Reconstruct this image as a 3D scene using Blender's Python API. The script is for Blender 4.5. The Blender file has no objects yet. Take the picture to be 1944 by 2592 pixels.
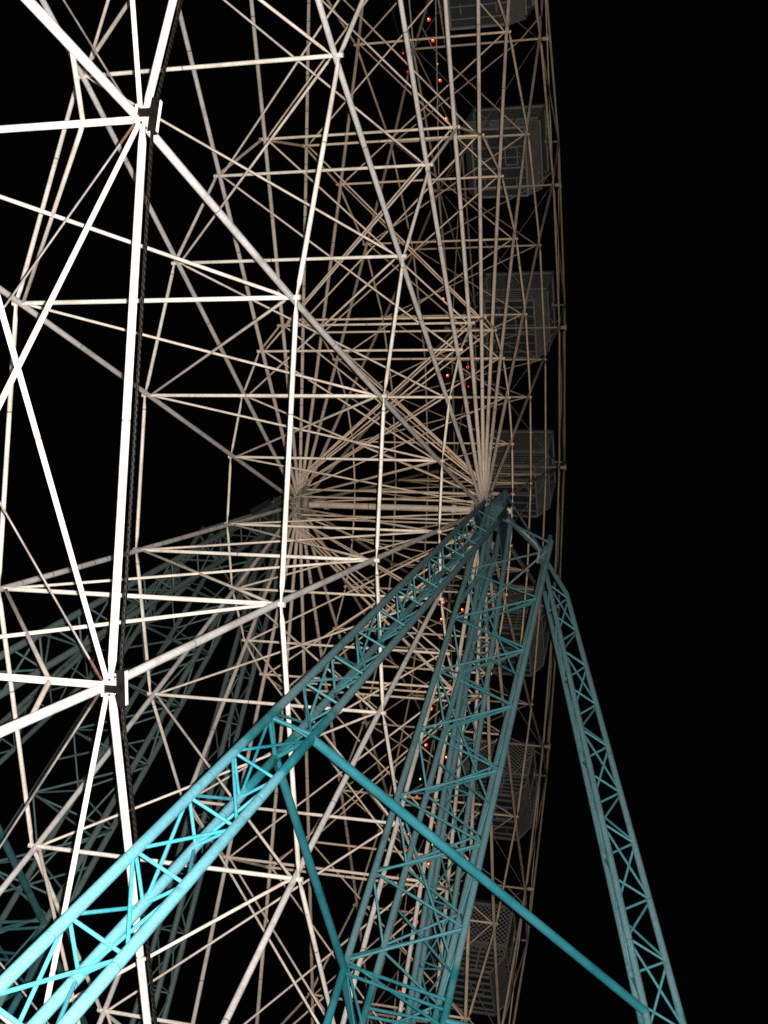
import bpy, math, random
from mathutils import Vector, Matrix

random.seed(7)
SC = bpy.context.scene
COL = SC.collection
H = 18.7                      # axle height above the ground
PITCH = math.radians(56)      # the wheel was surveyed in a frame tilted by this much
CT, ST = math.cos(PITCH), math.sin(PITCH)
NSP = 20
PHASE = -3.35228
STEP = -2 * math.pi / NSP
RING_R = {0: 0.34, 1: 3.543, 2: 6.779, 3: 10.0, 4: 13.333, 5: 16.11}
RING_W = {0: 1.80, 1: 1.729, 2: 1.650, 3: 1.583, 4: 1.575, 5: 1.432}
CX, CY, PI = 972.0, 1296.0, math.pi


def wheel_point(side, i, r, w):
    """Point on the spoke plane of one side, spoke i, radius r, half-width w."""
    th = PHASE + STEP * i
    y, z = r * math.cos(th), r * math.sin(th)
    return Vector((side * w, y * CT - z * ST, y * ST + z * CT + H))


def half_width(r):
    ks = sorted(RING_R)
    for a, b in zip(ks, ks[1:]):
        if r <= RING_R[b]:
            t = (r - RING_R[a]) / (RING_R[b] - RING_R[a])
            return RING_W[a] + t * (RING_W[b] - RING_W[a])
    return RING_W[5]


def node(side, i, k, out=0.0):
    return wheel_point(side, i, RING_R[k], RING_W[k] + out)


# ------------------------------------------------------------------ camera
def rot_vec(w):
    w = Vector(w)
    return Matrix.Rotation(w.length, 3, w.normalized())


FOCAL = 2830.2
CAM_W = Vector((5.6431, -20.5109, -0.0400))
RW = rot_vec((1.55827, 0.23944, -0.18954))
TILT = Matrix(((1, 0, 0), (0, CT, ST), (0, -ST, CT)))      # world -> survey frame
RC = RW @ TILT                                             # rows: right, down, forward in world axes
CAM = Vector((CAM_W.x, CAM_W.y * CT - CAM_W.z * ST, CAM_W.y * ST + CAM_W.z * CT + H))


def project(p):
    c = RC @ (Vector(p) - CAM)
    if c.z < 0.3:
        return None
    return CX + FOCAL * c.x / c.z, CY + FOCAL * c.y / c.z, c.z


def seen_size(a, b, r):
    """How large a member shows from where the picture is taken (for choosing which repeats stay separate)."""
    s, n = 0.0, 16
    a, b = Vector(a), Vector(b)
    for k in range(n):
        q = project(a.lerp(b, (k + .5) / n))
        if q and -20 < q[0] < 1964 and -20 < q[1] < 2612:
            s += (b - a).length / n * r / q[2] ** 2
    return s


cam_data = bpy.data.cameras.new('camera')
cam = bpy.data.objects.new('camera', cam_data)
COL.objects.link(cam)
right, down, fwd = RC[0], RC[1], RC[2]
m = Matrix((right, -down, -fwd)).transposed().to_4x4()
m.translation = CAM
cam.matrix_world = m
cam_data.sensor_fit = 'VERTICAL'
cam_data.sensor_height = 36.0
cam_data.lens = FOCAL * 36.0 / 2592.0
cam_data.clip_start = 0.05
cam_data.clip_end = 5000
SC.camera = cam


# --------------------------------------------------------------- materials
def new_mat(name):
    mt = bpy.data.materials.new(name)
    mt.use_nodes = True
    nt = mt.node_tree
    return mt, nt, nt.nodes['Principled BSDF']


def ramp(nt, fac, stops):
    n = nt.nodes.new('ShaderNodeValToRGB')
    while len(n.color_ramp.elements) < len(stops):
        n.color_ramp.elements.new(0.5)
    for e, (p, c) in zip(n.color_ramp.elements, stops):
        e.position = p
        e.color = (*c, 1) if len(c) == 3 else c
    nt.links.new(fac, n.inputs[0])
    return n.outputs[0]


def noise(nt, scale, detail=4, coord='Object', rough=0.6):
    tc = nt.nodes.new('ShaderNodeTexCoord')
    n = nt.nodes.new('ShaderNodeTexNoise')
    n.inputs['Scale'].default_value = scale
    n.inputs['Detail'].default_value = detail
    n.inputs['Roughness'].default_value = rough
    nt.links.new(tc.outputs[coord], n.inputs['Vector'])
    return n.outputs['Fac']


def mix(nt, fac, a, b, mode='MIX'):
    n = nt.nodes.new('ShaderNodeMix')
    n.data_type = 'RGBA'
    n.blend_type = mode
    for sock, v in ((n.inputs[0], fac), (n.inputs[6], a), (n.inputs[7], b)):
        if isinstance(v, (tuple, list)):
            sock.default_value = (*v, 1)
        elif isinstance(v, (int, float)):
            sock.default_value = v
        else:
            nt.links.new(v, sock)
    return n.outputs[2]


def math_node(nt, op, a, b=None):
    n = nt.nodes.new('ShaderNodeMath')
    n.operation = op
    for s, v in zip(n.inputs, (a, b)):
        if v is None:
            continue
        if isinstance(v, (int, float)):
            s.default_value = v
        else:
            nt.links.new(v, s)
    return n.outputs[0]


def bump(nt, bsdf, h, strength=0.2, dist=0.004):
    b = nt.nodes.new('ShaderNodeBump')
    b.inputs['Strength'].default_value = strength
    b.inputs['Distance'].default_value = dist
    nt.links.new(h, b.inputs['Height'])
    nt.links.new(b.outputs[0], bsdf.inputs['Normal'])


def painted_steel(name, light, dark, rust=(0.16, 0.07, 0.03), rough=0.55, straps=False, seams=True):
    """Old brush-painted tube: blotchy tone, fine grain, specks of rust, faint weld seams along the length (UV v is in metres)."""
    mt, nt, b = new_mat(name)
    big = noise(nt, 1.3, 5)
    col = ramp(nt, big, [(0.30, dark), (0.68, light)])
    fine = noise(nt, 34, 6)
    col = mix(nt, 1.0, col, ramp(nt, fine, [(0.33, (0.82, 0.81, 0.80)), (0.62, (1, 1, 1))]), 'MULTIPLY')
    streak = noise(nt, 2.6, 7, rough=0.72)
    col = mix(nt, 1.0, col, ramp(nt, streak, [(0.36, (0.78, 0.75, 0.71)), (0.52, (1, 1, 1))]), 'MULTIPLY')
    specks = noise(nt, 9, 8, rough=0.75)
    col = mix(nt, ramp(nt, specks, [(0.66, (0, 0, 0)), (0.75, (0.75, 0.75, 0.75))]), col, rust)
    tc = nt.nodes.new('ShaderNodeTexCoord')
    # flash falloff put into the paint: cool and pale near the camera, dark beyond
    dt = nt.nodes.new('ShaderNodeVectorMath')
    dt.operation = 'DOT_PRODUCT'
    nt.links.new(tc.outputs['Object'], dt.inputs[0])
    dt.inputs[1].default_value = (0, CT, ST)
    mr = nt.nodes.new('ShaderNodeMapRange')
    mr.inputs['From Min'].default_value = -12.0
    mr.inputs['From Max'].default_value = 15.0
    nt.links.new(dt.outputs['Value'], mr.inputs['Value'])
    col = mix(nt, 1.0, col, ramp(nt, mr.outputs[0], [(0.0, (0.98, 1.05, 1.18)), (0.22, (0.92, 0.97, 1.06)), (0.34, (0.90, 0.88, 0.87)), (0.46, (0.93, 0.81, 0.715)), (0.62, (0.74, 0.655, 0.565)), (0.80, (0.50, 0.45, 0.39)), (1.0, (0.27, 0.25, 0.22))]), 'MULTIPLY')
    sx = nt.nodes.new('ShaderNodeSeparateXYZ')
    nt.links.new(tc.outputs['UV'], sx.inputs[0])
    if straps:
        f = math_node(nt, 'FRACT', math_node(nt, 'MULTIPLY', sx.outputs[1], 3.1))
        band = math_node(nt, 'LESS_THAN', f, 0.055)
        col = mix(nt, math_node(nt, 'MULTIPLY', band, 0.75), col, (0.03, 0.03, 0.03))
        lead = math_node(nt, 'LESS_THAN', math_node(nt, 'ABSOLUTE', math_node(nt, 'SUBTRACT', sx.outputs[0], 0.62)), 0.030)
        col = mix(nt, lead, col, (0.05, 0.045, 0.04))
    elif seams:
        f = math_node(nt, 'FRACT', math_node(nt, 'ADD', math_node(nt, 'MULTIPLY', sx.outputs[1], 0.31), 0.4))
        band = math_node(nt, 'LESS_THAN', f, 0.006)
        col = mix(nt, math_node(nt, 'MULTIPLY', band, 0.65), col, (0.05, 0.04, 0.035))
    nt.links.new(col, b.inputs['Base Color'])
    b.inputs['Roughness'].default_value = rough
    b.inputs['Specular IOR Level'].default_value = 0.25
    bump(nt, b, fine, 0.25, 0.003)
    return mt


def teal_paint(name, dark, light, patch_col):
    """Teal paint, weathered to grey-blue, touched up in stronger teal around the joints at the tie level."""
    mt, nt, b = new_mat(name)
    big = noise(nt, 0.9, 5)
    base = ramp(nt, big, [(0.30, dark), (0.70, light)])
    fine = noise(nt, 26, 6)
    base = mix(nt, 1.0, base, ramp(nt, fine, [(0.32, (0.75, 0.80, 0.80)), (0.66, (1, 1, 1))]), 'MULTIPLY')
    geo = nt.nodes.new('ShaderNodeNewGeometry')
    sx = nt.nodes.new('ShaderNodeSeparateXYZ')
    nt.links.new(geo.outputs['Position'], sx.inputs[0])
    wob = math_node(nt, 'MULTIPLY', math_node(nt, 'SUBTRACT', noise(nt, 1.7, 3), 0.5), 1.6)
    d = math_node(nt, 'ABSOLUTE', math_node(nt, 'SUBTRACT', math_node(nt, 'ADD', sx.outputs[2], wob), H - 10.25))
    tc = nt.nodes.new('ShaderNodeTexCoord')
    uvs = nt.nodes.new('ShaderNodeSeparateXYZ')
    nt.links.new(tc.outputs['UV'], uvs.inputs[0])
    ring = math_node(nt, 'LESS_THAN', math_node(nt, 'FRACT', math_node(nt, 'MULTIPLY', uvs.outputs[1], 0.42)), 0.0045)
    base = mix(nt, math_node(nt, 'MULTIPLY', ring, 0.5), base, (0.01, 0.018, 0.018))
    drip = noise(nt, 3.3, 7, rough=0.7)
    base = mix(nt, ramp(nt, drip, [(0.56, (0, 0, 0)), (0.72, (0.55, 0.55, 0.55))]), base, (0.055, 0.085, 0.082))
    patch = ramp(nt, d, [(0.42, (1, 1, 1)), (0.62, (0, 0, 0))])
    patch = mix(nt, 1.0, patch, ramp(nt, noise(nt, 5, 5), [(0.30, (0.55, 0.55, 0.55)), (0.6, (1, 1, 1))]), 'MULTIPLY')
    col = mix(nt, patch, base, patch_col)
    specks = noise(nt, 8, 8, rough=0.75)
    col = mix(nt, ramp(nt, specks, [(0.71, (0, 0, 0)), (0.78, (0.5, 0.5, 0.5))]), col, (0.12, 0.07, 0.04))
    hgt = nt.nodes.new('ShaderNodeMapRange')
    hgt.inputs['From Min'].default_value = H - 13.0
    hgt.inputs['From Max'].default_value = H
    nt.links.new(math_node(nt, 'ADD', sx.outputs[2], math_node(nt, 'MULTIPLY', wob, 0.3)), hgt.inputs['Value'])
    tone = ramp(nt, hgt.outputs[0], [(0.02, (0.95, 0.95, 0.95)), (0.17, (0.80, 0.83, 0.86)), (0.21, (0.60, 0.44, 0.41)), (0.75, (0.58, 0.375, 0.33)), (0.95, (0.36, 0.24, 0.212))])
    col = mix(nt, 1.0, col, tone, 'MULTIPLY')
    nt.links.new(col, b.inputs['Base Color'])
    b.inputs['Roughness'].default_value = 0.5
    b.inputs['Specular IOR Level'].default_value = 0.25
    bump(nt, b, fine, 0.25, 0.003)
    return mt


def fresh_teal(name, a, c):
    mt, nt, b = new_mat(name)
    n = noise(nt, 3.0, 6)
    col = ramp(nt, n, [(0.32, a), (0.66, c)])
    nt.links.new(col, b.inputs['Base Color'])
    b.inputs['Roughness'].default_value = 0.42
    b.inputs['Specular IOR Level'].default_value = 0.3
    bump(nt, b, noise(nt, 40, 4), 0.2, 0.002)
    return mt


def rope_mat():
    mt, nt, b = new_mat('greased_wire_rope')
    tc = nt.nodes.new('ShaderNodeTexCoord')
    sx = nt.nodes.new('ShaderNodeSeparateXYZ')
    nt.links.new(tc.outputs['UV'], sx.inputs[0])
    ph = math_node(nt, 'ADD', math_node(nt, 'MULTIPLY', sx.outputs[1], 19.0), math_node(nt, 'MULTIPLY', sx.outputs[0], 2.0))
    s = math_node(nt, 'SINE', math_node(nt, 'MULTIPLY', ph, 2 * PI))
    f = math_node(nt, 'ADD', math_node(nt, 'MULTIPLY', s, 0.5), 0.5)
    col = ramp(nt, f, [(0.25, (0.002, 0.0017, 0.0014)), (0.85, (0.011, 0.009, 0.0065))])
    nt.links.new(col, b.inputs['Base Color'])
    b.inputs['Roughness'].default_value = 0.5
    b.inputs['Specular IOR Level'].default_value = 0.12
    bump(nt, b, f, 0.6, 0.004)
    return mt


def plain(name, a, c, rough=0.6, scale=6, metal=0.0):
    mt, nt, b = new_mat(name)
    nt.links.new(ramp(nt, noise(nt, scale, 6), [(0.3, a), (0.7, c)]), b.inputs['Base Color'])
    b.inputs['Roughness'].default_value = rough
    b.inputs['Metallic'].default_value = metal
    b.inputs['Specular IOR Level'].default_value = 0.1 if name.startswith('black') else 0.35
    bump(nt, b, noise(nt, scale * 5, 4), 0.2, 0.003)
    return mt


def glow(name, c, s):
    mt, nt, b = new_mat(name)
    mt.cycles.emission_sampling = 'NONE'
    b.inputs['Base Color'].default_value = (*c, 1)
    b.inputs['Emission Color'].default_value = (*c, 1)
    b.inputs['Emission Strength'].default_value = s
    n = noise(nt, 30, 2)
    nt.links.new(math_node(nt, 'MULTIPLY', math_node(nt, 'ADD', n, 0.5), s), b.inputs['Emission Strength'])
    return mt


M = {
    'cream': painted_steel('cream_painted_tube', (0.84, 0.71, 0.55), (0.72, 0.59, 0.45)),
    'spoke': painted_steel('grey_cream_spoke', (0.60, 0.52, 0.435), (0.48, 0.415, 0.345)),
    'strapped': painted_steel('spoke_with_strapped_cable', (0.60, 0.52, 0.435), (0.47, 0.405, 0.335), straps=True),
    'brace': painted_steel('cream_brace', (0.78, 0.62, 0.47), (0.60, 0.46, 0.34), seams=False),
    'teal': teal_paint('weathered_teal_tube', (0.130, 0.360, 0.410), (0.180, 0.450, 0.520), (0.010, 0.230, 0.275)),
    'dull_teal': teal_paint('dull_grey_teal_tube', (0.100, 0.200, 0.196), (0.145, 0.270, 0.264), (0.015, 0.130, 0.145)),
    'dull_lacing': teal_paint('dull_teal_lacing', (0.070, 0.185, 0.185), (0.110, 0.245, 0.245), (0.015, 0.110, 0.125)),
    'tie': fresh_teal('bright_teal_tie', (0.008, 0.105, 0.124), (0.028, 0.150, 0.175)),
    'lacing': teal_paint('teal_lacing', (0.055, 0.370, 0.430), (0.095, 0.450, 0.530), (0.012, 0.250, 0.300)),
    'rope': rope_mat(),
    'black': plain('black_greasy_steel', (0.0015, 0.0015, 0.0015), (0.006, 0.005, 0.0045), 0.7, 14),
    'rust': plain('rusty_rod', (0.10, 0.075, 0.06), (0.26, 0.22, 0.20), 0.7, 5),
    'rod_end': plain('orange_rust', (0.035, 0.014, 0.008), (0.10, 0.045, 0.022), 0.8, 22),
    'hub': plain('greased_hub_steel', (0.10, 0.09, 0.075), (0.34, 0.29, 0.23), 0.55, 5),
    'cabin_white': plain('gondola_frame_paint', (0.12, 0.11, 0.092), (0.185, 0.168, 0.142), 0.55, 3),
    'cabin_rail': plain('gondola_rail_paint', (0.10, 0.092, 0.078), (0.155, 0.142, 0.12), 0.6, 4),
    'cabin_mesh': plain('galvanised_mesh', (0.20, 0.183, 0.155), (0.29, 0.268, 0.23), 0.5, 8),
    'cabin_dark': plain('gondola_dark_panel', (0.013, 0.016, 0.015), (0.024, 0.028, 0.026), 0.6, 3),
    'cabin_floor': plain('gondola_floor_plate', (0.009, 0.012, 0.012), (0.019, 0.023, 0.022), 0.7, 4),
    'wire': plain('black_light_cable', (0.03, 0.03, 0.03), (0.07, 0.065, 0.06), 0.6, 9),
    'conduit': plain('pale_conduit', (0.26, 0.245, 0.235), (0.36, 0.345, 0.33), 0.4, 9),
    'ground': plain('dark_gravel_ground', (0.035, 0.035, 0.032), (0.075, 0.07, 0.06), 0.95, 2.5),
    'red': glow('red_lamp_glass', (1.0, 0.022, 0.004), 2.2),
    'amber': glow('amber_lamp_glass', (1.0, 0.055, 0.008), 2.6),
    'hot': glow('lit_filament_tip', (1.0, 0.55, 0.12), 4.0),
    'dimred': glow('dim_red_lamp_glass', (1.0, 0.02, 0.03), 0.9),
    'green': glow('green_lamp_glass', (0.25, 1.0, 0.45), 1.5),
}


# ---------------------------------------------------------------- geometry
class Mesh:
    def __init__(self):
        self.v, self.f, self.uv, self.smooth = [], [], [], []

    def tube(self, a, b, r, n=16, pinch=0.0, flat=None, r2=None, cap=True):
        """Round bar from a to b; pinch flattens the last stretch of both ends like a hammered tube end (thin along `flat`)."""
        a, b = Vector(a), Vector(b)
        d = b - a
        L = d.length
        d.normalize()
        ref = Vector(flat) if flat else (Vector((1, 0, 0)) if abs(d.x) < 0.9 else Vector((0, 0, 1)))
        u = (ref - d * ref.dot(d)).normalized()
        w = d.cross(u)
        r2 = r if r2 is None else r2
        prof = [(0.0, 1, 1), (L, 1, 1)]
        if pinch and L > 4 * pinch:
            prof = [(0, .34, 1.25), (pinch * .55, .36, 1.25), (pinch, 1, 1), (L - pinch, 1, 1), (L - pinch * .55, .36, 1.25), (L, .34, 1.25)]
        o = len(self.v)
        for t, su, sw in prof:
            rr = r + (r2 - r) * t / L
            c = a + d * t
            for k in range(n):
                q = 2 * PI * k / n
                self.v.append(c + u * (math.cos(q) * rr * su) + w * (math.sin(q) * rr * sw))
        for s in range(len(prof) - 1):
            for k in range(n):
                k2 = (k + 1) % n
                self.f.append((o + s * n + k, o + s * n + k2, o + (s + 1) * n + k2, o + (s + 1) * n + k))
                self.uv.append(((k / n, prof[s][0]), ((k + 1) / n, prof[s][0]), ((k + 1) / n, prof[s + 1][0]), (k / n, prof[s + 1][0])))
                self.smooth.append(True)
        if cap:
            for base, rev in ((o, True), (o + (len(prof) - 1) * n, False)):
                idx = [len(self.v) + k for k in range(n)]
                self.v += [self.v[base + k].copy() for k in range(n)]
                self.f.append(tuple(reversed(idx)) if rev else tuple(idx))
                self.uv.append(((0, 0),) * n)
                self.smooth.append(False)
        return self

    def path(self, pts, r, n=8, closed=False):
        """Bent tube through points, mitred at the bends."""
        pts = [Vector(p) for p in pts]
        N = len(pts)
        o = len(self.v)
        v = 0.0
        vs = []
        for i, p in enumerate(pts):
            pa = pts[i - 1] if (i or closed) else p
            pb = pts[(i + 1) % N] if (i < N - 1 or closed) else p
            d1 = (p - pa).normalized() if (p - pa).length > 1e-9 else (pb - p).normalized()
            d2 = (pb - p).normalized() if (pb - p).length > 1e-9 else d1
            d = (d1 + d2).normalized()
            ref = Vector((1, 0, 0)) if abs(d.x) < 0.9 else Vector((0, 0, 1))
            u = (ref - d * ref.dot(d)).normalized()
            w = d.cross(u)
            for k in range(n):
                q = 2 * PI * k / n
                self.v.append(p + u * math.cos(q) * r + w * math.sin(q) * r)
            vs.append(v)
            v += (pb - p).length
        S = N if closed else N - 1
        for s in range(S):
            s2 = (s + 1) % N
            va, vb = vs[s], vs[s] + (pts[s2] - pts[s]).length
            for k in range(n):
                k2 = (k + 1) % n
                self.f.append((o + s * n + k, o + s * n + k2, o + s2 * n + k2, o + s2 * n + k))
                self.uv.append(((k / n, va), ((k + 1) / n, va), ((k + 1) / n, vb), (k / n, vb)))
                self.smooth.append(True)
        return self

    def box(self, c, sx, sy, sz, ax=None):
        """Box centred at c, full sizes sx, sy, sz along the three axes of ax (default world)."""
        c = Vector(c)
        X, Y, Z = ax if ax else (Vector((1, 0, 0)), Vector((0, 1, 0)), Vector((0, 0, 1)))
        o = len(self.v)
        for i in (-.5, .5):
            for j in (-.5, .5):
                for k in (-.5, .5):
                    self.v.append(c + X * (i * sx) + Y * (j * sy) + Z * (k * sz))
        for f in ((0, 1, 3, 2), (4, 6, 7, 5), (0, 4, 5, 1), (2, 3, 7, 6), (0, 2, 6, 4), (1, 5, 7, 3)):
            self.f.append(tuple(o + q for q in f))
            self.uv.append(((0, 0), (1, 0), (1, 1), (0, 1)))
            self.smooth.append(False)
        return self

    def poly(self, pts, thick, nrm):
        """Flat plate with outline pts, given thickness along nrm."""
        nrm = Vector(nrm).normalized()
        o, n = len(self.v), len(pts)
        for s in (-.5, .5):
            for p in pts:
                self.v.append(Vector(p) + nrm * (s * thick))
        self.f.append(tuple(reversed([o + k for k in range(n)])))
        self.f.append(tuple(o + n + k for k in range(n)))
        self.uv += [((0, 0),) * n] * 2
        self.smooth += [False, False]
        for k in range(n):
            k2 = (k + 1) % n
            self.f.append((o + k, o + k2, o + n + k2, o + n + k))
            self.uv.append(((0, 0),) * 4)
            self.smooth.append(False)
        return self

    def ball(self, c, r, stretch=1.0, n=10):
        c = Vector(c)
        o = len(self.v)
        rings = 7
        for j in range(rings + 1):
            a = PI * j / rings
            for k in range(n):
                q = 2 * PI * k / n
                self.v.append(c + Vector((math.sin(a) * math.cos(q) * r, math.sin(a) * math.sin(q) * r, math.cos(a) * r * stretch)))
        for j in range(rings):
            for k in range(n):
                k2 = (k + 1) % n
                self.f.append((o + j * n + k, o + (j + 1) * n + k, o + (j + 1) * n + k2, o + j * n + k2))
                self.uv.append(((0, 0),) * 4)
                self.smooth.append(True)
        return self

    def build(self, name, mat, parent=None, base=None):
        base = Vector(base) if base is not None else Vector((0, 0, 0))
        me = bpy.data.meshes.new(name)
        me.from_pydata([tuple(p - base) for p in self.v], [], self.f)
        uvl = me.uv_layers.new(name='UVMap')
        flat = [c for face in self.uv for uv in face for c in uv]
        uvl.data.foreach_set('uv', flat)
        me.polygons.foreach_set('use_smooth', self.smooth)
        me.materials.append(M[mat])
        me.update()
        o = bpy.data.objects.new(name, me)
        COL.objects.link(o)
        if parent:
            o.parent = parent
        return o


def empty(name, loc, parent=None):
    o = bpy.data.objects.new(name, None)
    o.empty_display_size = 0.3
    o.location = loc
    COL.objects.link(o)
    if parent:
        o.parent = parent
    return o


def tag(o, label, category, group=None, kind=None):
    o['label'] = label
    o['category'] = category
    if group:
        o['group'] = group
    if kind:
        o['kind'] = kind
    return o


def members(parent, base, name, specs, mat, limit=100, rest_name=None):
    """specs: (a, b, radius, options). The members that show largest become parts of their own, any others one stuff part."""
    specs = sorted(specs, key=lambda s: -seen_size(s[0], s[1], s[2]))
    for a, b, r, opt in specs[:limit]:
        opt = dict(opt)
        mt = opt.pop('mat', mat)
        par = opt.pop('parent', parent)
        bs = opt.pop('base', base)
        Mesh().tube(a, b, r, **opt).build(name, mt, par, bs)
    if len(specs) > limit:
        ms = Mesh()
        for a, b, r, opt in specs[limit:]:
            opt = {k: v for k, v in opt.items() if k not in ('mat', 'parent', 'base')}
            ms.tube(a, b, r, **dict(opt, n=7))
        o = ms.build(rest_name or name, mat, parent, base)
        o['kind'] = 'stuff'


# ------------------------------------------------------------------ ground
g = Mesh()
R_G = 1500
g.f.append(tuple(range(64)))
g.v = [Vector((R_G * math.cos(2 * PI * k / 64), R_G * math.sin(2 * PI * k / 64), 0)) for k in range(64)]
g.uv.append(((0, 0),) * 64)
g.smooth.append(False)
ground = g.build('ground', 'ground')
tag(ground, 'dark gravel ground under the big wheel', 'ground', kind='structure')

# ------------------------------------------------------------------- wheel
HUB = Vector((0, 0, H))
wheel = empty('ferris_wheel', HUB)
tag(wheel, 'giant cream tubular steel observation wheel with two planes of spokes, seen from below', 'ferris wheel')

ax = Mesh()
ax.tube((-2.35, 0, H), (2.35, 0, H), 0.060, n=20)
ax.tube((-1.30, 0, H), (-1.22, 0, H), 0.085, n=20)
ax.tube((1.22, 0, H), (1.30, 0, H), 0.085, n=20)
ax.build('axle', 'spoke', wheel, HUB)
for s in (1, -1):
    hb = Mesh()
    hb.tube((s * 1.68, 0, H), (s * 1.70, 0, H), 0.38, n=40)
    hb.tube((s * 1.92, 0, H), (s * 1.94, 0, H), 0.38, n=40)
    hb.tube((s * 1.60, 0, H), (s * 2.02, 0, H), 0.17, n=28)
    for i in range(NSP):
        c = wheel_point(s, i + .5, 0.31, 1.73)
        hb.tube(c - Vector((s * .06, 0, 0)), c + Vector((s * .24, 0, 0)), 0.016, n=6)
    hb.build('hub', 'hub', wheel, HUB)

for s in (1, -1):
    for i in range(NSP):
        strap = s == -1 and i in (NSP - 1, 4, 13)
        pts = [wheel_point(s, i, 0.30, 1.81)] + [node(s, i, k) for k in (1, 2, 3, 4)] + [wheel_point(s, i, 16.20, 1.43)]
        sp = Mesh().path(pts, 0.034, n=20)
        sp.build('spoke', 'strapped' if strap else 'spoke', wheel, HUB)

# small bars that join the two hubs
members(wheel, HUB, 'hub_tie', [(wheel_point(1, i, .30, 1.72), wheel_point(-1, i, .30, 1.72), 0.019, {'n': 14}) for i in range(1, NSP, 4)], 'spoke')

# ring chords, hammered flat where they are bolted on outside the spokes
chords = []
RAD = {1: .021, 2: .024, 3: .026, 4: .031, 5: .031}
for s in (1, -1):
    for k in (1, 2, 3, 4, 5):
        off = .055 if k < 4 else (.03 if k == 4 else 0.0)
        for i in range(NSP):
            a, b = node(s, i, k, off), node(s, i + 1, k, off)
            d = (b - a).normalized() * 0.02
            chords.append((a - d, b + d, RAD[k], {'pinch': 0.0 if k == 5 else 0.20, 'flat': (1, 0, 0), 'n': 18}))
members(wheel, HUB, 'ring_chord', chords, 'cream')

# bars across the wheel at every node of rings 1 to 4
bars = []
for k in (1, 2, 3, 4):
    for i in range(NSP):
        e = .085 if k < 4 else .045
        bars.append((node(1, i, k, e), node(-1, i, k, e), (.021, .023, .0245, .028)[k - 1], {'n': 18}))
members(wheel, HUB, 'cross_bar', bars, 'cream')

# bolts on the outside of the nodes
bolts = []
for s in (1, -1):
    for k in (1, 2, 3):
        for i in range(NSP):
            c = node(s, i, k, .060)
            bolts.append((c, c + Vector((s * .035, 0, 0)), .030, {'n': 8}))
members(wheel, HUB, 'node_bolt', bolts, 'brace')

# crossed braces in the plane of each pair of spokes
braces = []
T_IN = 0.15
for i in range(NSP):
    for s in (1, -1):
        for k in (0, 1, 2, 3):
            a = wheel_point(s, i, .55, 1.78) if k == 0 else node(s, i, k, -.03)
            b = node(-s, i, k + 1, -.03)
            if k == 3:
                b = node(-s, i, 4).lerp(node(s, i, 4), T_IN)
            braces.append((a, b, .0165 if k < 3 else .019, {'n': 12, 'pinch': .12, 'flat': (0, 1, 0)}))
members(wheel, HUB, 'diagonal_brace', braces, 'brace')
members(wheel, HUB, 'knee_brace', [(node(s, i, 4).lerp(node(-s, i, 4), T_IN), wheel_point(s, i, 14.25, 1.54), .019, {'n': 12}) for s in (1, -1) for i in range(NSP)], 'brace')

# crossed braces of the rim, ring 4 to ring 5
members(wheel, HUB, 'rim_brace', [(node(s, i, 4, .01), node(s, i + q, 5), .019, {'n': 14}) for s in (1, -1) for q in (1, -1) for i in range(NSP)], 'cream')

# thin tie rods crossing between the two rims at ring 4
members(wheel, HUB, 'tie_rod', [(node(s, i, 4, -.02), node(-s, i + q, 4, -.02), .0085, {'n': 6}) for s in (1,) for q in (1, -1) for i in range(NSP)], 'rust')
rod_ends = []
for i in range(NSP):
    for s in (1, -1):
        for q in (1, -1):
            a, b = node(s, i, 4, -.02), node(-s, i + q, 4, -.02)
            d = (b - a).normalized()
            rod_ends.append((a + d * .03, a + d * .22, .0105, {'n': 8}))
members(wheel, HUB, 'rod_end', rod_ends, 'rod_end')

# gussets and black cable guides at ring 4
for s in (1, -1):
    for i in range(NSP):
        c = node(s, i, 4)
        rad = (wheel_point(s, i, 14, 1.575) - wheel_point(s, i, 13, 1.575)).normalized()
        tan = Vector((1, 0, 0)).cross(rad).normalized()
        out = Vector((s, 0, 0))
        p = c + out * .030
        ms = Mesh()
        ms.poly([p + rad * a + tan * b for a, b in ((-.13, -.04), (-.13, .04), (-.05, .08), (.06, .08), (.13, .045), (.13, -.045), (.06, -.08), (-.05, -.08))], .012, out)
        gp = ms.build('gusset_plate', 'cream', wheel, HUB)
        bt = Mesh()
        for a_, b_ in ((-.10, 0), (.10, .02), (.10, -.025), (-.03, .055), (.04, -.055), (.045, .055), (-.035, -.055)):
            c0 = p + rad * a_ + tan * b_
            bt.tube(c0, c0 + out * .018, .0095, n=6)
        bt.build('bolt', 'rod_end', gp, HUB)
        gd = Mesh()
        q = c + rad * .085 + out * .115
        gd.box(c + rad * .085 + out * .075, .17, .045, .040, (out, tan, rad))
        gd.box(c + out * .158 + rad * .03, .010, .27, .050, (out, tan, rad))
        gd.box(c + out * .135 + rad * .058, .050, .27, .008, (out, tan, rad))
        gd.box(c + out * .135 + rad * .002, .050, .27, .008, (out, tan, rad))
        gd_o = gd.build('cable_guide', 'black', wheel, HUB)
        cap = Mesh().box(c + out * .168 + rad * .022, .006, .25, .030, (out, tan, rad))
        if 2 <= i <= 17:                      # only these nodes carry the projecting bracket
            cap.box(c + out * .150 - rad * .014, .17, .09, .014, (out, tan, rad))
            cap.box(c + out * .232 - rad * .014, .012, .17, .05, (out, tan, rad))
        cap.build('guide_bracket', 'cream', gd_o, HUB)

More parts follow.
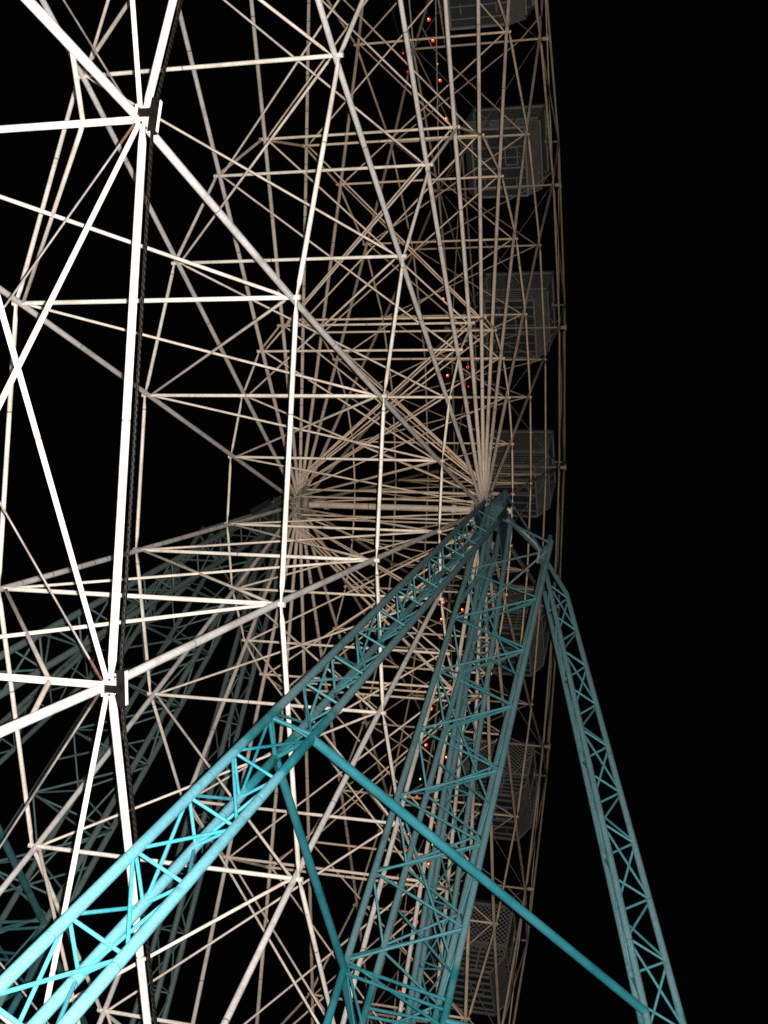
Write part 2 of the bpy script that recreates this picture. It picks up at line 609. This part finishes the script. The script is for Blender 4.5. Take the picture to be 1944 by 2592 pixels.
# ------------------------------------------------------------ drive cables
for s in (1, -1):
    pts = []
    for i in range(NSP):
        pts += [node(s, i + t, 4, .115) if t == 0 else node(s, i, 4, .115).lerp(node(s, i + 1, 4, .115), t) for t in (0, .5)]
    pts = [p + (p - HUB).normalized() * .02 for p in pts]
    o = Mesh().path(pts, .0125, n=10, closed=True).build('drive_cable', 'rope', None, HUB)
    o.location = HUB
    tag(o, 'dark twisted steel drive cable running along the brightest white ring bar' if s == 1 else
        'dark steel drive cable round the dimmer rim on the other side of the wheel', 'cable')

# ------------------------------------------------------------ light strings
INNER = ([1.094, 1.05, .509, .326, .145, .101, -.222, -.262, -.308, -.479, -.566, -.648, -.692, -.779, -.82, -.946, -1.061, -1.242], 12.45, -1.58, 'ddrarrrradraarrrgrr')
OUTER = ([1.02, .979, .933, .90, .823, .309, .268, .233, .183, .107, -.172, -.211, -.369, -.476, -.525, -.632, -.670, -.708, -.747, -.831, -.867, -1.009], 15.0, -1.50, 'rrgrrgrdgadddgrdgdrgdgr'[:22])
INNER_C = 'd d a r r a r r d r r g r a r g r r'.split()
OUTER_C = 'r r g r r r d d g r g r g g r d d g r g r r'.split()
for (ths, r, x, _), cols, lab in ((INNER, INNER_C, 'string of small lamps on a thin wire, the one nearer the axle'), (OUTER, OUTER_C, 'string of small lamps on a thin wire, the one out by the gondolas')):
    def at(th, rr=r, xx=x):
        y, z = rr * math.cos(th), rr * math.sin(th)
        return Vector((xx, y * CT - z * ST, y * ST + z * CT + H))
    t = empty('light_string', HUB)
    tag(t, lab, 'string lights')
    Mesh().path([at(2 * PI * k / 120) for k in range(120)], .007, n=6, closed=True).build('wire', 'wire', t, HUB)
    for th, c in zip(ths, cols):
        p = at(th)
        bl = Mesh().ball(p + Vector((0, 0, -.055)), {'r': .041, 'a': .040, 'd': .024, 'g': .022}[c], 1.5)
        b = bl.build('bulb', {'r': 'red', 'a': 'amber', 'd': 'dimred', 'g': 'green'}[c], t, HUB)
        if c in 'ra':
            Mesh().ball(p + Vector((-.006, -.026, -.084)), .020).build('filament', 'hot', b, HUB)
        Mesh().tube(p + Vector((0, 0, .02)), p + Vector((0, 0, -.02)), .016, n=8).build('socket', 'black', b, HUB)

# ---------------------------------------------------------------- gondolas
HX, HY, ZT, ZM, ZB = 1.05, 0.95, 0.36, -0.93, -1.78


def mesh_panel(o, U, V, w, h, pitch, wire):
    """Diamond wire mesh filling a w x h rectangle from corner o along U and V."""
    ms = Mesh()
    o, U, V = Vector(o), Vector(U), Vector(V)
    n = U.cross(V)
    c = -h
    while c < w:
        for flip in (0, 1):
            a0, b0 = max(0.0, -c), min(h, w - c)
            if b0 - a0 < .01:
                continue
            p = o + U * ((c + a0) if not flip else w - (c + a0)) + V * a0
            q = o + U * ((c + b0) if not flip else w - (c + b0)) + V * b0
            d = (q - p).normalized()
            e = n.cross(d) * (wire / 2)
            k = n * (.004 if flip else -.004)
            i0 = len(ms.v)
            ms.v += [p - e + k, q - e + k, q + e + k, p + e + k]
            ms.f.append((i0, i0 + 1, i0 + 2, i0 + 3))
            ms.uv.append(((0, 0),) * 4)
            ms.smooth.append(False)
        c += pitch
    return ms


def make_gondola():
    t = empty('gondola', (0, 0, 0))
    # roof: shallow hipped lid with a lip
    rf = Mesh()
    lip = ZT + .02
    rf.box((0, 0, lip), 2 * HX + .10, 2 * HY + .10, .07)
    a = [Vector((sx * (HX + .04), sy * (HY + .04), lip + .035)) for sx, sy in ((-1, -1), (1, -1), (1, 1), (-1, 1))]
    b = [Vector((sx * (HX - .35), sy * (HY - .35), lip + .19)) for sx, sy in ((-1, -1), (1, -1), (1, 1), (-1, 1))]
    i0 = len(rf.v)
    rf.v += a + b
    for k in range(4):
        rf.f.append((i0 + k, i0 + (k + 1) % 4, i0 + 4 + (k + 1) % 4, i0 + 4 + k))
    rf.f.append((i0 + 4, i0 + 5, i0 + 6, i0 + 7))
    rf.uv += [((0, 0),) * 4] * 5
    rf.smooth += [False] * 5
    rf.build('roof', 'cabin_dark', t)
    # frame: corner posts, mid rail, sill, chamfered lower ends
    fr = Mesh()
    for sx in (-1, 1):
        for sy in (-1, 1):
            fr.box((sx * HX, sy * HY, (ZT - 1.25) / 2), .055, .055, ZT + 1.25)
            fr.tube((sx * HX, sy * HY, -1.25), (sx * (HX - .30), sy * HY, ZB), .028, n=6)
    for sy in (-1, 1):
        for z, hh in ((ZM, .075), (ZT - .05, .06)):
            fr.box((0, sy * HY, z), 2 * HX - .06, .05, hh)
        fr.box((0, sy * HY, ZB), 2 * HX - .60, .06, .06)
        for x in (-.36, .36):
            fr.box((x, sy * HY, (ZM + ZB) / 2), .045, .045, ZM - ZB - .08)
    for sx in (-1, 1):
        for z in (ZM, ZT - .05):
            fr.box((sx * HX, 0, z), .05, 2 * HY - .06, .065)
        fr.box((sx * (HX - .30), 0, ZB), .06, 2 * HY - .07, .06)
        fr.box((sx * HX, 0, (ZM + ZT) / 2), .045, .06, ZT - ZM - .1)
    fr.build('frame', 'cabin_white', t)
    # mesh screens, one on each side
    wx, wy, hh = 2 * HX - .08, 2 * HY - .08, ZT - ZM - .14
    z0 = ZM + .05
    for sy in (-1, 1):
        mesh_panel((-wx / 2, sy * HY, z0), (1, 0, 0), (0, 0, 1), wx, hh, .135, .017).build('mesh_screen', 'cabin_mesh', t)
    for sx in (-1, 1):
        mesh_panel((sx * HX, -wy / 2, z0), (0, 1, 0), (0, 0, 1), wy, hh, .105, .017).build('mesh_screen', 'cabin_mesh', t)
    # slatted railings below the mesh
    for sy in (-1, 1):
        rl = Mesh()
        for k in range(5):
            z = ZM - .13 - k * .145
            cut = max(0.0, (-1.25 - z) / (-1.25 - ZB)) * .30
            rl.box((0, sy * (HY + .012), z), 2 * (HX - cut) - .07, .02, .045)
        rl.build('railing', 'cabin_rail', t)
    for sx in (-1, 1):
        mesh_panel((sx * HX, -wy / 2, -1.24), (0, 1, 0), (0, 0, 1), wy, 1.24 + ZM - .05, .110, .014).build('mesh_screen', 'cabin_mesh', t)
        Mesh().poly([(sx * HX, -HY + .04, -1.27), (sx * HX, HY - .04, -1.27), (sx * (HX - .28), HY - .04, ZB + .05), (sx * (HX - .28), -HY + .04, ZB + .05)], .012, (sx * .87, 0, -.5)).build('end_panel', 'cabin_rail', t)
    # inner dark seat backs
    for sy in (-1, 1):
        Mesh().box((0, sy * (HY - .42), -1.20), 2 * HX - .55, .05, .62).build('seat_back', 'cabin_dark', t)
        Mesh().box((0, sy * (HY - .62), -1.46), 2 * HX - .55, .34, .05).build('seat', 'cabin_dark', t)
    # floor with joists underneath
    fl = Mesh().box((0, 0, ZB + .03), 2 * HX - .66, 2 * HY - .08, .03)
    floor = fl.build('floor', 'cabin_floor', t)
    for k in range(6):
        y = -HY + .22 + k * (2 * HY - .44) / 5
        Mesh().box((0, y, ZB - .012), 2 * HX - .68, .03 + .02 * (k % 3 == 0), .05).build('joist', 'cabin_rail', floor)
    hf = Mesh()
    for dx in (-.17, .17):
        hf.box((.34 + dx, -.18, ZB - .02), .03, .50, .04)
    for dy in (-.235, .235):
        hf.box((.34, -.18 + dy, ZB - .024), .31, .03, .04)
    hf.build('hatch_frame', 'cabin_white', floor)
    for x, y in ((-.45, .50), (-.05, .50), (.45, .52), (-.30, -.62)):
        Mesh().box((x, y, ZB - .022), .03, .26, .045).build('stiffener', 'cabin_rail', floor)
    # pivots on the two ends
    for sx in (-1, 1):
        pv = Mesh().tube((sx * (HX + .03), 0, 0), (sx * 1.40, 0, 0), .035, n=10)
        pv.tube((sx * (HX - .005), 0, 0), (sx * (HX + .05), 0, 0), .12, n=14)
        pv.build('pivot', 'cabin_white', t)
    return t


def copy_tree(o, parent=None):
    c = o.copy()
    COL.objects.link(c)
    c.parent = parent
    for ch in o.children:
        copy_tree(ch, c)
    return c


ORD = {5: 'uppermost gondola, cut off by the top edge of the picture above the other cabins',
       6: 'mesh gondola at the very top of the column of hanging cabins, its floor showing',
       7: 'mesh gondola hanging second in the column, just below the topmost cabin',
       8: 'mesh gondola hanging third in the column, above the height of the axle',
       9: 'mesh gondola hanging level with the axle and hub, nearest the teal peak',
       10: 'mesh gondola just below the axle, partly behind the teal lattice mast',
       11: 'mesh gondola halfway down from the axle, beside the lower lattice mast',
       12: 'mesh gondola second from the bottom of the column of cabins',
       13: 'lowest mesh gondola of the column, at the bottom edge behind the mast'}
first = None
for i in range(6, 14):
    c = (node(1, i, 5) + node(-1, i, 5)) / 2
    if first is None:
        first = make_gondola()
        o = first
    else:
        o = copy_tree(first)
    o.location = c
    tag(o, ORD[i], 'gondola', 'gondolas hanging in the far rim of the wheel')

# ---------------------------------------------------------------- supports
Z = lambda z: H + z


def lerp_line(x0, y0, x1, y1, z, zt=0.0, zb=-13.0):
    t = (z - zt) / (zb - zt)
    return (x0 + (x1 - x0) * t, y0 + (y1 - y0) * t, z)


FU = lambda z: Vector((1.890 - .101 * (.08 - z) / 12.998, -.198 - 5.257 * (.08 - z) / 12.998, z))
FL = lambda z: Vector((2.271 - .090 * (.003 - z) / 13.0, -.007 - 5.252 * (.003 - z) / 13.0, z))
FB = lambda z: Vector((1.902 - .100 * (-.083 - z) / 13.002, .204 - 5.247 * (-.083 - z) / 13.002, z))
mirror_y = lambda f, dx: (lambda z: Vector((f(z).x + dx, -f(z).y, z)))
TL = lambda z: Vector(lerp_line(1.98, -.30, 1.924, -.30, z))
TM = lambda z: Vector(lerp_line(2.154, .30, 2.136, .30, z))
TR = lambda z: Vector(lerp_line(3.257, -.30, 3.173, -.30, z))
TQ = lambda z: Vector(lerp_line(3.086, .30, 2.915, .30, z))
O1 = lambda z: Vector(lerp_line(2.640, .26, 6.130, .26, z))
O2 = lambda z: Vector(lerp_line(2.691, -.20, 6.117, -.20, z))
O3 = lambda z: Vector(lerp_line(2.945, 0, 6.570, 0, z))
ZG = -H + .02


def build_support(s, label):
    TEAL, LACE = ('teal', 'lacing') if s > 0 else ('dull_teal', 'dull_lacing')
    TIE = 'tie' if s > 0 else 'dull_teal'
    base = Vector((s * 2.1, 0, 0))
    t = empty('support_frame', base)
    tag(t, label, 'support frame')
    W = lambda p: Vector((s * p[0], p[1], p[2] + H))
    lace = []

    def leg(name, chords, z_top, z_bot, r):
        e = empty(name, (0, 0, 0), t)
        for f in chords:
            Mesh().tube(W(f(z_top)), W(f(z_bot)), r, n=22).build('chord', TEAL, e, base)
        return e

    def bar(e, a, b, r):
        a, b = W(a), W(b)
        d = (b - a).normalized() * .03
        lace.append((a + d, b - d, r, {'n': 12, 'parent': e}))

    def tri(e, A, B, C, z0, z1, step, r, db=.14, dc=.09):
        """Triangular lattice: C is the outer chord, A and B the inner pair; rungs at every node, one diagonal per bay and face."""
        k, z = 0, z0
        while z > z1:
            n = z - step
            bar(e, A(z), C(z - dc), r)
            bar(e, A(z), B(z - db), r)
            bar(e, C(z - dc), B(z - db), r)
            if k % 2 == 0:
                for p, q in ((A(z - .03), C(n - dc + .03)), (B(z - db - .03), A(n + .03)), (C(z - dc - .03), B(n - db + .03))):
                    bar(e, p, q, r)
            else:
                for p, q in ((C(z - dc - .03), A(n + .03)), (A(z - .03), B(n - db + .03)), (B(z - db - .03), C(n - dc + .03))):
                    bar(e, p, q, r)
            z = n
            k += 1

    f = leg('leg', (FU, FB, FL), -.15, ZG, .0435)
    tri(f, FU, FB, FL, -.85, -17.8, .822, .0145)
    rear = [mirror_y(q, .08) for q in (FU, FB, FL)]
    r_ = leg('leg', rear, -.15, ZG, .045)
    tri(r_, rear[0], rear[1], rear[2], -.85, -17.8, .822, .0145)
    mst = leg('mast', (TL, TM, TQ), -.35, ZG, .043)
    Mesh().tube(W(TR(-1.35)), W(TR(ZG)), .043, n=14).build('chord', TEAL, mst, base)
    z, k, st = -2.30, 0, 1.245
    while z > -17.5:
        h = st / 2
        bar(mst, TL(z), TR(z - h), .0175)
        bar(mst, TR(z - h), TL(z - st), .0175)
        bar(mst, TL(z - .05), TM(z - h), .0165)
        bar(mst, TM(z - h), TL(z - st + .05), .0165)
        bar(mst, TM(z - h), TR(z - h - .03), .0165)
        bar(mst, TM(z - h - .04), TQ(z - st), .0165)
        bar(mst, TQ(z), TM(z - h + .04), .0165)
        bar(mst, TR(z - h), TQ(z), .0145)
        bar(mst, TR(z - h), TQ(z - st), .0145)
        if k % 2 == 0:
            bar(mst, TL(z - .02), TQ(z - st - h), .016)
        else:
            bar(mst, TM(z - .02), TR(z - st), .016)
        z -= st
        k += 1
    og = leg('outrigger', (O1, O2), -2.05, ZG, .040)
    Mesh().path([W((3.10, -.05, -1.42)), W(O3(-2.40)), W(O3(ZG))], .041, n=18).build('chord', TEAL, og, base)
    tri(og, O2, O1, O3, -2.42, -17.6, .813, .0155)
    # peak over the bearing, struts out to the mast head
    B = Vector((3.12, -.08, -1.42))
    A = Vector((2.12, 0, .66))
    hd = []
    for a, b, r in ((A, Vector((1.93, -.22, -.35)), .046), (A, Vector((2.20, .32, -.55)), .046), (A, Vector((2.26, .05, -1.30)), .044),
                    (Vector((2.16, .02, .55)), B, .022), (Vector((2.20, 0, -.12)), B, .050), (Vector((2.02, -.28, -.50)), TR(-1.40), .022),
                    (TL(-2.25), B + Vector((-.05, 0, .05)), .019), (TM(-2.6), TR(-1.55), .019), (Vector((2.26, .05, -1.30)), TM(-2.9), .050),
                    (Vector((2.26, .05, -1.30)), TL(-3.2), .040)):
        hd.append((W(a), W(b), r, {'n': 14}))
    members(t, base, 'peak_strut', hd, TEAL)
    Mesh().tube(W(B + Vector((0, 0, -.25))), W(B + Vector((0.02, -.02, .13))), .060, n=16).build('mast_head', TEAL, t, base)
    cd = [W((2.33, -.10, -.45)), W((2.66, -.12, -.80)), W((2.96, -.14, -1.22)), W((3.05, -.17, -1.45)), W((3.07, -.22, -1.85))]
    Mesh().path(cd, .021, n=10).build('conduit', 'conduit', t, base)
    bb = Mesh()
    bb.box(W((2.12, 0, 0)), .14, .28, .24)
    bb.box(W((2.12, 0, -.22)), .22, .55, .07)
    bb.build('bearing', TEAL, t, base)
    gp = Mesh()
    for x in (1.90, 2.30):
        gp.poly([W((x, -.28, -.25)), W((x, .28, -.25)), W((x, .62, -1.15)), W((x, .10, -1.05)), W((x, -.10, -1.05)), W((x, -.62, -1.15))], .014, (1, 0, 0))
    gp.build('gusset_plate', TEAL, t, base)
    # horizontal ties between the legs, part way up
    zt = -9.93
    ties = [(FL(-9.96), O2(-9.80), .047), (FB(-10.05), TL(-9.88), .043), (rear[2](-9.96), O1(-9.80), .045), (rear[1](-10.0), TL(-9.95), .043),
            (TR(-10.32), O2(-10.45), .036), (TL(-9.83), TR(-10.08), .019), (TL(-9.93), TR(-10.20), .019), (TM(-9.95), TQ(-9.98), .019),
            (TM(-10.05), TQ(-10.08), .019), (FU(-9.95), FL(-9.90), .022), (FU(-9.95), FB(-10.05), .022), (FL(-9.95), FB(-10.05), .022)]
    members(t, base, 'tie_beam', [(W(a), W(b), r, {'n': 22}) for a, b, r in ties], TIE)
    # base plates
    for f_, nm in ((FU, 0), (FL, 0), (FB, 0), (rear[0], 0), (rear[1], 0), (rear[2], 0), (TL, 0), (TM, 0), (TR, 0), (TQ, 0), (O1, 0), (O2, 0), (O3, 0)):
        p = W(f_(ZG))
        Mesh().box((p.x, p.y, .012), .20, .20, .02).build('base_plate', TEAL, t, base)
    # lacing bars: the 100 that show largest are sub-parts of their leg, the others one stuff part
    members(t, base, 'lacing_bar', lace, LACE, 100, 'lacing_bar')


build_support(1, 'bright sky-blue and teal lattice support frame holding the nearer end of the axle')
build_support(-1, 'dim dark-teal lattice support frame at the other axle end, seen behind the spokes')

# ---------------------------------------------------------------- lighting
world = bpy.data.worlds.new('World')
SC.world = world
world.use_nodes = True
nt = world.node_tree
bg = nt.nodes['Background']
sky = nt.nodes.new('ShaderNodeTexSky')
sky.sky_type = 'NISHITA'
sky.sun_disc = False
sky.sun_elevation = math.radians(-8)
sky.sun_rotation = math.radians(200)
dim = nt.nodes.new('ShaderNodeVectorMath')
dim.operation = 'SCALE'
dim.inputs['Scale'].default_value = 0.002
nt.links.new(sky.outputs[0], dim.inputs[0])
add = nt.nodes.new('ShaderNodeVectorMath')
add.operation = 'ADD'
add.inputs[1].default_value = (0.0009, 0.00085, 0.00095)       # faint even base tone of the night sky
nt.links.new(dim.outputs[0], add.inputs[0])
nt.links.new(add.outputs[0], bg.inputs['Color'])
bg.inputs['Strength'].default_value = 1.0

# the camera's own flash, a hand's breadth beside the lens
fl = bpy.data.lights.new('camera_flash', 'POINT')
fl.energy = 13200
fl.color = (1.0, 0.995, 0.985)
fl.shadow_soft_size = 0.012
fo = bpy.data.objects.new('camera_flash', fl)
fo.location = CAM + right * .060 - down * .006 - fwd * .02
COL.objects.link(fo)

SC.render.engine = 'CYCLES'
SC.cycles.max_bounces = 2
SC.cycles.diffuse_bounces = 1
SC.cycles.glossy_bounces = 1
SC.cycles.use_denoising = False
SC.view_settings.view_transform = 'Standard'
SC.view_settings.look = 'None'
SC.view_settings.exposure = 0
SC.view_settings.gamma = 1
SC.render.film_transparent = False
